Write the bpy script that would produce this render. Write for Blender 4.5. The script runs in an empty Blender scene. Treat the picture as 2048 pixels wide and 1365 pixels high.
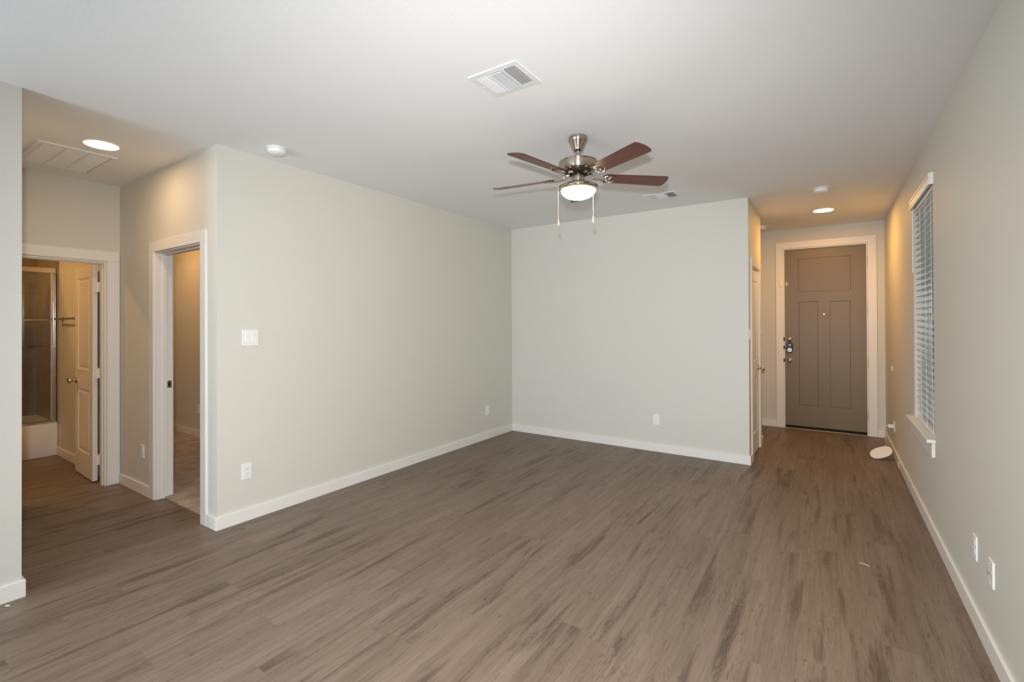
import bpy, bmesh, math, random
from mathutils import Vector, Matrix
C = bpy.context.scene.collection
S = bpy.context.scene
PI = math.pi
R = math.radians
random.seed(4)

# ------------------------------------------------------------------ camera
CAM_H = 1.4568
F_PX, CX, CY = 948.93, 1024.0, 643.33          # of a 2048 x 1365 frame
YAW, PITCH, ROLL = 0.59027, 0.004744, -0.004157
cd = bpy.data.cameras.new('camera'); cam = bpy.data.objects.new('camera', cd); C.objects.link(cam)
cd.sensor_fit = 'HORIZONTAL'; cd.sensor_width = 36.0
cd.lens = F_PX / 2048 * 36.0
cd.shift_y = -(682.5 - CY) / 2048
cd.clip_start = 0.02
cam.matrix_world = (Matrix.Translation((0, 0, CAM_H)) @ Matrix.Rotation(YAW, 4, 'Z')
                    @ Matrix.Rotation(PI / 2 + PITCH, 4, 'X') @ Matrix.Rotation(ROLL, 4, 'Z'))
S.camera = cam

# ------------------------------------------------------------------ world, exposure
w = bpy.data.worlds.new('sky'); S.world = w; w.use_nodes = True
bgn = w.node_tree.nodes['Background']
bgn.inputs[0].default_value = (0.44, 0.76, 1.0, 1); bgn.inputs[1].default_value = 1.9
S.view_settings.view_transform = 'Standard'; S.view_settings.look = 'None'
S.view_settings.exposure = 0.0; S.view_settings.gamma = 1.0
S.view_settings.use_curve_mapping = False
S.cycles.max_bounces = 10; S.cycles.diffuse_bounces = 6; S.cycles.glossy_bounces = 4
S.cycles.transmission_bounces = 6; S.cycles.transparent_max_bounces = 10
S.cycles.sample_clamp_indirect = 10.0
S.cycles.caustics_reflective = False; S.cycles.caustics_refractive = False

def area(name, loc, target, sx, sy, power, col, shape='RECTANGLE', spread=PI):
    l = bpy.data.lights.new(name, 'AREA'); l.shape = shape; l.size = sx
    if shape in ('RECTANGLE', 'ELLIPSE'): l.size_y = sy
    l.energy = power; l.color = col; l.spread = spread
    o = bpy.data.objects.new(name, l); C.objects.link(o); o.location = loc
    o.rotation_euler = (Vector(target) - Vector(loc)).to_track_quat('-Z', 'Y').to_euler()
    return o
# daylight coming through the patio glazing behind the camera, plus an added fill
area('patio_daylight', (-2.2, -2.9, 1.35), (-1.2, 5, 1.35), 2.6, 2.1, 38, (0.90, 0.94, 1.0))
area('kitchen_window_daylight', (-3.35, -2.10, 1.45), (0.5, 1.4, 1.35), 1.6, 1.4, 90, (0.82, 0.91, 1.0))  # added fill for the right wall and near ceiling, no window here
# the photographer's hot-shoe flash, bounced and direct
fl = bpy.data.lights.new('camera_flash', 'SPOT'); fl.energy = 462; fl.color = (1.0, 0.98, 0.975); fl.shadow_soft_size = 0.03
fl.spot_size = R(121); fl.spot_blend = .86
fo = bpy.data.objects.new('camera_flash', fl); C.objects.link(fo); fo.location = (0.0, -0.05, CAM_H + 0.195)
fo.rotation_euler = Vector((-math.sin(YAW), math.cos(YAW), -.22)).to_track_quat('-Z', 'Y').to_euler()

# ------------------------------------------------------------------ dimensions
XL, XR, XC, XB = -3.613, 0.577, -0.691, -5.471
YL, YB, YN, YE = 1.632, 5.387, 0.653, 7.582
H = 2.743; WT = 0.115; YREAR = -3.0
YBB = 1.600          # bathroom side wall
YBW = 2.860          # far wall of the carpeted room
BT, BH = 0.0145, 0.0915

# ------------------------------------------------------------------ node helper
class NT:
    def __init__(s, name):
        s.m = bpy.data.materials.new(name); s.m.use_nodes = True
        s.t = s.m.node_tree; s.n = s.t.nodes; s.b = s.n['Principled BSDF']; s.out = s.n['Material Output']
    def add(s, typ, **k):
        n = s.n.new(typ)
        for a, v in k.items(): setattr(n, a, v)
        return n
    def put(s, sock, v):
        if isinstance(v, bpy.types.NodeSocket): s.t.links.new(v, sock)
        elif v is not None: sock.default_value = v
    def math(s, op, a, b=None, c=None, clamp=False):
        n = s.add('ShaderNodeMath', operation=op); n.use_clamp = clamp
        s.put(n.inputs[0], a); s.put(n.inputs[1], b)
        if c is not None: s.put(n.inputs[2], c)
        return n.outputs[0]
    def mix(s, f, a, b):
        n = s.add('ShaderNodeMix', data_type='RGBA'); s.put(n.inputs[0], f)
        s.put(n.inputs[6], a); s.put(n.inputs[7], b); return n.outputs[2]
    def noise(s, vec, scale, detail=2, rough=.5, dist=0.0, dim='3D', w=None):
        n = s.add('ShaderNodeTexNoise', noise_dimensions=dim)
        if vec is not None: s.put(n.inputs['Vector'], vec)
        n.inputs['Scale'].default_value = scale; n.inputs['Detail'].default_value = detail
        n.inputs['Roughness'].default_value = rough; n.inputs['Distortion'].default_value = dist
        if w is not None: s.put(n.inputs['W'], w)
        return n.outputs[0]
    def comb(s, x, y, z=0.0):
        n = s.add('ShaderNodeCombineXYZ'); s.put(n.inputs[0], x); s.put(n.inputs[1], y); s.put(n.inputs[2], z); return n.outputs[0]
    def map(s, v, a, b, c=0.0, d=1.0, smooth=False):
        n = s.add('ShaderNodeMapRange'); n.clamp = True
        if smooth: n.interpolation_type = 'SMOOTHSTEP'
        s.put(n.inputs[0], v)
        for i, x in enumerate((a, b, c, d)): n.inputs[i + 1].default_value = x
        return n.outputs[0]
    def bump(s, h, strength, dist=0.001):
        n = s.add('ShaderNodeBump'); n.inputs['Strength'].default_value = strength
        n.inputs['Distance'].default_value = dist; s.put(n.inputs['Height'], h)
        s.t.links.new(n.outputs[0], s.b.inputs['Normal'])
    def coord(s):
        return s.add('ShaderNodeTexCoord').outputs['Object']
    def setp(s, **k):
        nm = dict(col='Base Color', rough='Roughness', metal='Metallic', ior='IOR', spec='Specular IOR Level', coat='Coat Weight', aniso='Anisotropic')
        for a, v in k.items(): s.put(s.b.inputs[nm[a]], v)

def rgb(r, g, b): return (r, g, b, 1)
def srgb(r, g, b):
    f = lambda c: (c / 255 / 12.92) if c <= 10 else ((c / 255 + .055) / 1.055) ** 2.4
    return (f(r), f(g), f(b), 1)

def mat_plain(name, col, rough=.5, metal=0.0, var=0.03, scale=6, bump=0.0, bscale=200, bdist=.0005, spec=.5):
    s = NT(name); co = s.coord()
    n = s.noise(co, scale, 3)
    dark = tuple(c * (1 - var) for c in col[:3]) + (1,)
    s.setp(col=s.mix(n, dark, col), rough=rough, metal=metal, spec=spec)
    if bump: s.bump(s.noise(co, bscale, 2), bump, bdist)
    return s.m

# ------------------------------------------------------------------ materials
WALLCOL = rgb(0.655, 0.645, 0.590)
M = {}
def wallmat():
    s = NT('wall_paint'); co = s.coord()
    a = s.noise(co, 90, 3, .6); b = s.noise(co, 260, 2)
    s.setp(col=s.mix(s.noise(co, 1.3, 2), rgb(.647, .637, .582), WALLCOL), rough=.62, spec=.35)
    s.bump(s.math('ADD', a, s.math('MULTIPLY', b, .5)), .24, .0016); return s.m
def ceilmat():
    s = NT('ceiling_paint'); co = s.coord()
    a = s.noise(co, 70, 3, .6)
    s.setp(col=s.mix(s.noise(co, 1.1, 2), rgb(.83, .84, .85), rgb(.845, .855, .86)), rough=.85, spec=.2)
    s.bump(a, .24, .002); return s.m
M['wall'] = wallmat(); M['ceil'] = ceilmat()
M['trim'] = mat_plain('trim_paint', rgb(.80, .785, .75), .38, var=.02, bump=.05, bscale=60)
M['white'] = mat_plain('white_plastic', rgb(.82, .82, .81), .35, var=.01)
M['vent'] = mat_plain('white_vent_enamel', rgb(.80, .81, .82), .4, var=.02)
M['blind'] = mat_plain('white_blind_vinyl', rgb(.80, .81, .79), .42, var=.02)
M['dark'] = mat_plain('dark_void', rgb(.02, .02, .022), .8)
M['ductgrey'] = mat_plain('duct_grey', rgb(.16, .17, .18), .7)
M['black'] = mat_plain('black_rubber', rgb(.010, .009, .008), .75, spec=.25)
M['porcelain'] = mat_plain('tub_enamel', rgb(.80, .78, .74), .22, var=.01)
M['bronze'] = mat_plain('threshold_bronze', rgb(.35, .31, .27), .35, metal=.8)
M['frontdoor'] = mat_plain('taupe_door_paint', rgb(.187, .139, .081), .42, var=.05, scale=3, bump=.06, bscale=40)
M['chain'] = mat_plain('chain_metal', rgb(.55, .50, .42), .35)
M['cord'] = mat_plain('white_cord', rgb(.78, .76, .72), .45)
M['screen'] = mat_plain('black_glass', rgb(.015, .015, .018), .15)
M['debris'] = mat_plain('debris', rgb(.72, .68, .60), .6)
M['wood_fob'] = mat_plain('pale_wood', rgb(.70, .53, .32), .45, var=.2, scale=40)
M['fence'] = mat_plain('fence_wood', rgb(.27, .22, .17), .8, var=.4, scale=3)
M['grass'] = mat_plain('pale_gravel', rgb(.30, .32, .31), .9, var=.5, scale=4, bump=.8, bscale=60, bdist=.02)

def metal(name, col, rough, streak=True, axis=2, radial=False):
    s = NT(name); co = s.coord()
    if streak:
        mp = s.add('ShaderNodeMapping'); s.t.links.new(co, mp.inputs[0])
        mp.inputs['Scale'].default_value = (1, 1, 60) if axis == 2 else (60, 1, 1)
        n = s.noise(mp.outputs[0], 18, 3)
        s.setp(rough=s.map(n, .3, .7, rough * .8, rough * 1.25))
    else: s.setp(rough=rough)
    s.setp(col=col, metal=1.0)
    if radial:
        tg = s.add('ShaderNodeTangent'); tg.direction_type = 'RADIAL'; tg.axis = 'Z'
        s.t.links.new(tg.outputs[0], s.b.inputs['Tangent']); s.b.inputs['Anisotropic'].default_value = .85; s.b.inputs['Anisotropic Rotation'].default_value = .25
    return s.m
M['nickel'] = metal('brushed_nickel', rgb(.46, .40, .33), .24, False, radial=True)
M['nickel_dark'] = metal('antique_nickel', rgb(.36, .31, .27), .22, False)
M['polished'] = metal('polished_nickel', rgb(.60, .54, .48), .22, False)
M['chrome'] = metal('satin_chrome', rgb(.74, .74, .74), .16, True)
M['hinge'] = mat_plain('pale_hinge_metal', rgb(.72, .69, .63), .3, metal=.25)
M['satin'] = metal('satin_nickel', rgb(.62, .57, .50), .22, False)

def floor_mat():
    s = NT('vinyl_plank'); co = s.coord()
    sp = s.add('ShaderNodeSeparateXYZ'); s.t.links.new(co, sp.inputs[0]); x, y = sp.outputs[0], sp.outputs[1]
    W_, L_ = .1614, 1.22
    xs = s.math('ADD', x, 40 * W_ - .032)
    u = s.math('DIVIDE', xs, W_); col = s.math('FLOOR', u); fu = s.math('FRACT', u)
    wn = s.add('ShaderNodeTexWhiteNoise', noise_dimensions='1D'); s.put(wn.inputs['W'], col)
    v = s.math('DIVIDE', s.math('ADD', s.math('ADD', y, 20), s.math('MULTIPLY', wn.outputs[0], L_ * 7)), L_)
    row = s.math('FLOOR', v); fv = s.math('FRACT', v)
    wn2 = s.add('ShaderNodeTexWhiteNoise', noise_dimensions='2D'); s.put(wn2.inputs['Vector'], s.comb(col, row))
    rnd = wn2.outputs[0]
    sc = s.add('ShaderNodeSeparateColor'); s.t.links.new(wn2.outputs[1], sc.inputs[0]); r1, r2 = sc.outputs[0], sc.outputs[1]
    zoff = s.math('MULTIPLY', rnd, 91.0)
    # slow tone along each plank
    tone = s.noise(s.comb(s.math('MULTIPLY', x, 7.0), s.math('MULTIPLY', y, .8), zoff), 1.0, 3, .55)
    # darker heartwood bands: long soft patches that stop at the plank end
    sm = s.noise(s.comb(s.math('MULTIPLY', x, 14), s.math('MULTIPLY', y, 1.25), s.math('ADD', zoff, 7)), 1.0, 3, .55, .25)
    smudge = s.map(sm, .535, .73, 0, 1, True)
    # cathedral growth rings = contour lines of a stretched field
    fld = s.noise(s.comb(s.math('MULTIPLY', x, 12), s.math('MULTIPLY', y, 1.5), s.math('ADD', zoff, 31)), 1.0, 3, .5, .3)
    rings = s.math('SINE', s.math('MULTIPLY', fld, 170))
    ringm = s.map(rings, .0, 1.0, 0, 1, True)
    where = s.noise(s.comb(s.math('MULTIPLY', x, 12), s.math('MULTIPLY', y, 2.0), s.math('ADD', zoff, 3)), 1.0, 2, .5)
    whm = s.math('MAXIMUM', s.map(where, .56, .68, 0, .8, True), s.map(sm, .52, .64, 0, 1, True))
    # straight pores
    fine = s.noise(s.comb(s.math('MULTIPLY', x, 260), s.math('MULTIPLY', y, 9), zoff), 1.0, 3, .65)
    streak = s.noise(s.comb(s.math('MULTIPLY', x, 40), s.math('MULTIPLY', y, 1.1), s.math('ADD', zoff, 13)), 1.0, 3, .6, .2)
    crack = s.map(s.noise(s.comb(s.math('MULTIPLY', x, 42), s.math('MULTIPLY', y, 6.0), s.math('ADD', zoff, 50)), 1.0, 2, .6, 1.6), .63, .71, 0, 1, True)
    light = rgb(.228, .172, .133); mid = rgb(.186, .137, .103); dark = rgb(.050, .033, .023)
    pl = s.map(rnd, 0, 1, -.05, .05)
    base = s.mix(s.map(s.math('ADD', tone, pl), .34, .66), mid, light)
    base = s.mix(s.math('MULTIPLY', s.map(streak, .42, .72, 0, 1), .30), base, dark)
    base = s.mix(s.math('MULTIPLY', smudge, .60), base, dark)
    base = s.mix(s.math('MULTIPLY', s.math('MULTIPLY', ringm, whm), .42), base, dark)
    base = s.mix(s.math('MULTIPLY', s.map(fine, .40, .75, 0, 1), .30), base, dark)
    base = s.mix(s.math('MULTIPLY', crack, .52), base, dark)
    # seams
    eu = s.math('MINIMUM', fu, s.math('SUBTRACT', 1, fu)); ev = s.math('MINIMUM', fv, s.math('SUBTRACT', 1, fv))
    seam = s.math('MAXIMUM', s.map(eu, .0, .008, 1, 0), s.map(ev, 0, .0011, 1, 0))
    base = s.mix(s.math('MULTIPLY', seam, .22), base, dark)
    s.setp(col=base, rough=s.map(fine, .3, .7, .42, .54), spec=.42)
    s.bump(s.math('SUBTRACT', s.math('MULTIPLY', fine, .35), s.math('ADD', seam, s.math('MULTIPLY', s.math('MULTIPLY', ringm, whm), .25))), .25, .0006)
    return s.m
M['floor'] = floor_mat()

def carpet_mat():
    s = NT('beige_carpet'); co = s.coord()
    n = s.noise(co, 160, 3, .7); b = s.noise(co, 7, 3, .6, .6)
    base = s.mix(s.map(b, .35, .68), rgb(.52, .45, .38), rgb(.80, .72, .63))
    s.setp(col=s.mix(s.math('MULTIPLY', n, .5), base, rgb(.25, .2, .16)), rough=.95, spec=.1)
    s.bump(s.math('ADD', n, s.math('MULTIPLY', b, 1.5)), .9, .012); return s.m
M['carpet'] = carpet_mat()

def tile_mat():
    s = NT('shower_tile'); co = s.coord()
    sp = s.add('ShaderNodeSeparateXYZ'); s.t.links.new(co, sp.inputs[0])
    h = s.math('ADD', sp.outputs[0], sp.outputs[1]); z = sp.outputs[2]
    fz = s.math('FRACT', s.math('DIVIDE', s.math('ADD', z, -.352), .300))
    fh = s.math('FRACT', s.math('DIVIDE', s.math('ADD', h, 20.37), .61))
    g = s.math('MAXIMUM', s.map(s.math('MINIMUM', fz, s.math('SUBTRACT', 1, fz)), 0, .012, 1, 0),
               s.map(s.math('MINIMUM', fh, s.math('SUBTRACT', 1, fh)), 0, .006, 1, 0))
    n = s.noise(co, 5, 4, .6)
    base = s.mix(s.map(n, .3, .7), rgb(.25, .205, .165), rgb(.33, .275, .225))
    s.setp(col=s.mix(g, base, rgb(.15, .11, .085)), rough=.38); return s.m
M['tile'] = tile_mat()

def blade_mat():
    s = NT('mahogany_blade'); co = s.coord()
    sp = s.add('ShaderNodeSeparateXYZ'); s.t.links.new(co, sp.inputs[0])
    v = s.comb(s.math('MULTIPLY', sp.outputs[0], 3), s.math('MULTIPLY', sp.outputs[1], 60), 0.0)
    n = s.noise(v, 1.0, 4, .6, .4)
    s.setp(col=s.mix(s.map(n, .3, .7), rgb(.060, .017, .011), rgb(.135, .040, .024)), rough=.30, spec=.5); return s.m
M['blade'] = blade_mat()

def glass_mat():
    s = NT('clear_glass'); s.n.remove(s.b)
    tr = s.add('ShaderNodeBsdfTransparent'); tr.inputs[0].default_value = (.93, .95, .94, 1)
    gl = s.add('ShaderNodeBsdfGlossy'); gl.inputs['Roughness'].default_value = .02
    fr = s.add('ShaderNodeFresnel'); fr.inputs[0].default_value = 1.45
    mx = s.add('ShaderNodeMixShader'); s.t.links.new(fr.outputs[0], mx.inputs[0])
    s.t.links.new(tr.outputs[0], mx.inputs[1]); s.t.links.new(gl.outputs[0], mx.inputs[2])
    s.t.links.new(mx.outputs[0], s.out.inputs[0]); return s.m
M['glass'] = glass_mat()

def emit(name, col, strength):
    s = NT(name); s.setp(col=(.9, .9, .9, 1), rough=.4)
    s.b.inputs['Emission Color'].default_value = col; s.b.inputs['Emission Strength'].default_value = strength
    return s.m
M['lamp_fan'] = emit('lit_frosted_glass', rgb(1.0, .77, .47), 42.0)
M['lamp_hall'] = emit('lit_hall_lens', rgb(1.0, .66, .37), 67.0)
M['lamp_entry'] = emit('lit_entry_lens', rgb(1.0, .50, .12), 215.0)
M['lamp_bath'] = emit('lit_bath_lens', rgb(1.0, .51, .15), 200.0)
M['lamp_tub'] = emit('lit_shower_lens', rgb(1.0, .56, .20), 95.0)
M['lamp_bed'] = emit('lit_bedroom_lens', rgb(1.0, .53, .20), 112.0)
M['led'] = emit('status_led', rgb(.8, .9, 1.0), 1.5)  # real status dots, and the peephole lens glow

# ------------------------------------------------------------------ mesh helpers
def T(loc=(0, 0, 0), rz=0.0, rx=0.0, ry=0.0):
    return Matrix.Translation(loc) @ Matrix.Rotation(rz, 4, 'Z') @ Matrix.Rotation(ry, 4, 'Y') @ Matrix.Rotation(rx, 4, 'X')
class MB:
    def __init__(s): s.bm = bmesh.new()
    def box(s, a, b, m=None, bev=0.0, seg=2):
        lo = [min(p, q) for p, q in zip(a, b)]; hi = [max(p, q) for p, q in zip(a, b)]
        t = bmesh.new(); vs = [t.verts.new((x, y, z)) for x in (lo[0], hi[0]) for y in (lo[1], hi[1]) for z in (lo[2], hi[2])]
        for f in ((0, 1, 3, 2), (4, 6, 7, 5), (0, 4, 5, 1), (2, 3, 7, 6), (0, 2, 6, 4), (1, 5, 7, 3)): t.faces.new([vs[i] for i in f])
        if bev: bmesh.ops.bevel(t, geom=t.edges[:], offset=bev, segments=seg, affect='EDGES', profile=.5)
        if m is not None: t.transform(m)
        s._join(t); return s
    def _join(s, t):
        me = bpy.data.meshes.new('tmp'); t.to_mesh(me); t.free(); s.bm.from_mesh(me); bpy.data.meshes.remove(me)
    def grid(s, rings, closed=True, cap=False, m=None):
        t = bmesh.new(); V = [[t.verts.new(p) for p in r] for r in rings]
        n = len(rings[0])
        for i in range(len(V) - 1):
            for j in range(n if closed else n - 1):
                k = (j + 1) % n
                t.faces.new((V[i][j], V[i][k], V[i + 1][k], V[i + 1][j]))
        if cap:
            t.faces.new(V[0][::-1]); t.faces.new(V[-1])
        bmesh.ops.remove_doubles(t, verts=t.verts[:], dist=1e-6)
        bmesh.ops.recalc_face_normals(t, faces=t.faces[:])
        if m is not None: t.transform(m)
        s._join(t); return s
    def lathe(s, prof, n=40, m=None, cap=True):
        rings = [[(r * math.cos(2 * PI * k / n), r * math.sin(2 * PI * k / n), z) for k in range(n)] for r, z in prof]
        return s.grid(rings, True, cap, m)
    def tube(s, pts, r, n=10, m=None, cap=True):
        pts = [Vector(p) for p in pts]; rings = []
        up = Vector((0, 0, 1)); N = None
        rs = r if isinstance(r, (list, tuple)) else [r] * len(pts)
        for i, p in enumerate(pts):
            d = (pts[min(i + 1, len(pts) - 1)] - pts[max(i - 1, 0)]).normalized()
            if N is None:
                N = d.cross(up); N = N.normalized() if N.length > 1e-4 else Vector((1, 0, 0))
            N = (N - d * N.dot(d)).normalized(); B = d.cross(N)
            rings.append([tuple(p + (N * math.cos(2 * PI * k / n) + B * math.sin(2 * PI * k / n)) * rs[i]) for k in range(n)])
        return s.grid(rings, True, cap, m)
    def prism(s, poly, z0, z1, m=None, bev=0.0):
        t = bmesh.new(); a = [t.verts.new((x, y, z0)) for x, y in poly]; b = [t.verts.new((x, y, z1)) for x, y in poly]
        t.faces.new(a[::-1]); t.faces.new(b); n = len(poly)
        for i in range(n): t.faces.new((a[i], a[(i + 1) % n], b[(i + 1) % n], b[i]))
        bmesh.ops.recalc_face_normals(t, faces=t.faces[:])
        if bev: bmesh.ops.bevel(t, geom=[e for e in t.edges if abs(e.verts[0].co.z - e.verts[1].co.z) < 1e-6], offset=bev, segments=2, affect='EDGES')
        if m is not None: t.transform(m)
        s._join(t); return s
    def torus(s, R_, r, m=None, n=28, k=8):
        rings = [[((R_ + r * math.cos(2 * PI * j / k)) * math.cos(2 * PI * i / n), (R_ + r * math.cos(2 * PI * j / k)) * math.sin(2 * PI * i / n), r * math.sin(2 * PI * j / k)) for j in range(k)] for i in range(n)]
        rings.append(rings[0]); return s.grid(rings, True, False, m)
    def build(s, name, mat, parent=None, smooth=False, loc=None):
        me = bpy.data.meshes.new(name); s.bm.to_mesh(me); s.bm.free()
        me.materials.append(mat)
        if smooth:
            for p in me.polygons: p.use_smooth = True
            try: me.set_sharp_from_angle(angle=R(35))
            except Exception: pass
        o = bpy.data.objects.new(name, me); C.objects.link(o)
        if parent is not None: o.parent = parent
        if loc is not None: o.location = loc
        return o

def tag(o, label=None, cat=None, group=None, kind=None):
    if label: o['label'] = label
    if cat: o['category'] = cat
    if group: o['group'] = group
    if kind: o['kind'] = kind
    return o
def empty(name, loc=(0, 0, 0), rz=0.0):
    o = bpy.data.objects.new(name, None); C.objects.link(o); o.location = loc; o.rotation_euler = (0, 0, rz)
    o.empty_display_size = .05; return o
def struct(name, mb, mat, label=None):
    o = mb.build(name, mat); o['kind'] = 'structure'
    if label: o['label'] = label
    return o
def copy_tree(o, parent=None):
    c = o.copy(); C.objects.link(c); c.parent = parent
    for ch in list(o.children): copy_tree(ch, c)
    return c

# ------------------------------------------------------------------ room shell
struct('floor', MB().box((XB - 2.8, YREAR - .15, -.1), (XR + .14, YBW, 0)).box((XL, YBW, -.1), (XR + .14, YE + .14, 0)),
       M['floor'], 'grey brown wood look vinyl plank floor')
struct('ceiling', MB().box((XB - 2.8, YREAR - .15, H), (XR + .14, YE + .14, H + .1)), M['ceil'], 'smooth white painted ceiling')
# carpet of the side room beyond the hallway doorway
cb = MB().box((-8.0, YL + .06, 0.0), (XL - WT, YBW, .012))
struct('floor_carpet', cb, M['carpet'], 'beige carpet in the room beyond the hallway doorway')

WY0, WY1, WZ0, WZ1 = 4.20, 5.09, .655, 2.40
wr = MB()
wr.box((XR, YREAR - .15, 0), (XR + .14, WY0, H)).box((XR, WY1, 0), (XR + .14, YE + .14, H))
wr.box((XR, WY0, 0), (XR + .14, WY1, WZ0)).box((XR, WY0, WZ1), (XR + .14, WY1, H))
struct('wall_right', wr, M['wall'], 'long greige side wall with the blinded window')
struct('wall_left', MB().box((XL - WT, YL + WT, 0), (XL, YB + WT, H)), M['wall'], 'greige side wall with double light switch')
struct('wall_back', MB().box((XL, YB, 0), (XC, YB + WT, H)), M['wall'], 'greige wall facing the camera')
CY0, CY1, CZ = 5.600, 6.212, 2.062       # closet door opening
wc = MB().box((XC - WT, YB + WT, 0), (XC, CY0, H)).box((XC - WT, CY1, 0), (XC, 6.44, H)).box((XC - WT, CY0, CZ), (XC, CY1, H))
struct('wall_closet', wc, M['wall'], 'narrow greige wall holding the closet door')
struct('wall_foyer_return', MB().box((-1.75, 6.325, 0), (XC - WT, 6.44, H)), M['wall'])
struct('wall_foyer_left', MB().box((-1.865, 6.325, 0), (-1.75, YE + .14, H)), M['wall'])
struct('wall_closet_inner', MB().box((-1.75, YB + WT, 0), (-1.635, 6.325, H)), M['wall'])
EX0, EX1, EZ = -.533, .404, 2.475        # front door opening
we = MB().box((-1.75, YE, 0), (EX0, YE + .14, H)).box((EX1, YE, 0), (XR, YE + .14, H)).box((EX0, YE, EZ), (EX1, YE + .14, H))
struct('wall_entry', we, M['wall'], 'warm lit wall around the front door')
DX0, DX1, DZ = -4.671, -3.841, 2.062     # hallway doorway to carpeted room
wh = MB().box((XB, YL, 0), (DX0, YL + WT, H)).box((DX1, YL, 0), (XL, YL + WT, H)).box((DX0, YL, DZ), (DX1, YL + WT, H))
struct('wall_hall', wh, M['wall'], 'hallway wall with the open doorway')
BY0, BY1, BZ = .905, 1.530, 2.035        # bathroom doorway
wb = MB().box((XB - WT, YN - WT, 0), (XB, BY0, H)).box((XB - WT, BY1, 0), (XB, YL + WT, H)).box((XB - WT, BY0, BZ), (XB, BY1, H))
struct('wall_bath', wb, M['wall'], 'hallway end wall with the bathroom doorway')
struct('wall_near_left', MB().box((XL - WT, YREAR, 0), (XL, YN, H)), M['wall'], 'greige wall end at the left picture edge')
struct('wall_hall_south', MB().box((XB, YN - WT, 0), (XL - WT, YN, H)), M['wall'])
struct('wall_bath_side', MB().box((-8.10, YBB, 0), (XB - WT, YL + WT, H)), M['wall'], 'bathroom wall behind the towel bar')
struct('wall_bath_end', MB().box((-8.2, -1.0, 0), (-8.10, YL + WT, H)), M['wall'])
struct('wall_bath_south', MB().box((-8.10, -1.0, 0), (XB - WT, -.885, H)).box((XB - WT, -1.0, 0), (XB, YN - WT, H)), M['wall'])
struct('wall_bedroom_far', MB().box((-8.1, YBW, 0), (XL - WT, YBW + WT, H)), M['wall'], 'warm lit wall of the carpeted room')
struct('wall_bedroom_end', MB().box((-8.2, YL + WT, 0), (-8.1, YBW + WT, H)), M['wall'])
# rear of the room behind the camera: glazed patio opening
PX0, PX1, PZ = -3.5, -.8, 2.45
wre = MB().box((XL - WT, YREAR - .15, 0), (PX0, YREAR, H)).box((PX1, YREAR - .15, 0), (XR, YREAR, H)).box((PX0, YREAR - .15, PZ), (PX1, YREAR, H))
struct('wall_rear', wre, M['wall'])
win2 = struct('window_2', MB().box((PX0, YREAR - .10, .05), (PX1, YREAR - .09, PZ - .05)), M['glass'])
fr = MB()
for a, b in (((PX0, 0), (PX0 + .06, PZ)), ((PX1 - .06, 0), (PX1, PZ)), (((PX0 + PX1) / 2 - .04, 0), ((PX0 + PX1) / 2 + .04, PZ)), ((PX0, 0), (PX1, .06)), ((PX0, PZ - .06), (PX1, PZ))):
    fr.box((a[0], YREAR - .14, a[1]), (b[0], YREAR - .05, b[1]))
fr.build('window_frame', M['trim'], win2)

# ------------------------------------------------------------------ baseboards
def bb(name, pieces, label=None):
    m = MB()
    for a, b in pieces: m.box((a[0], a[1], 0), (b[0], b[1], BH), bev=.0022, seg=1)
    return struct(name, m, M['trim'], label)
bb('baseboard_left', [((XL, YL - BT), (XL + BT, YB))], 'white baseboard under the double switch wall')
bb('baseboard_back', [((XL + BT, YB - BT), (XC + BT, YB))], 'white baseboard under the back wall')
bb('baseboard_right', [((XR - BT, YREAR), (XR, YE - BT))], 'white baseboard along the window wall')
MB().box((XR - BT - .003, 6.085, 0), (XR - BT, 6.093, .066)).build('joint_strip', M['white'], bpy.data.objects['baseboard_right'])
bb('baseboard_near_left', [((XL, YREAR), (XL + BT, YN + BT)), ((XB, YN), (XL, YN + BT))], 'white baseboard at the left picture edge')
bb('baseboard_hall', [((XB + .0, YL - BT), (DX0 - .092, YL)), ((DX1 + .087, YL - BT), (XL, YL))], 'white baseboard of the hallway wall')
bb('baseboard_closet', [((XC, YB), (XC + BT, CY0 - .088)), ((XC, CY1 + .088), (XC + BT, 6.44 + BT))])
bb('baseboard_entry', [((-1.75, YE - BT), (EX0 - .095, YE)), ((EX1 + .095, YE - BT), (XR, YE))], 'white baseboard beside the front door')
bb('baseboard_bath', [((-7.235, YBB - BT), (XB - WT, YBB))], 'baseboard behind the open bathroom door')
bb('baseboard_bedroom', [((-8.1, YBW - BT), (XL - WT, YBW))], 'baseboard of the carpeted room')

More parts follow.
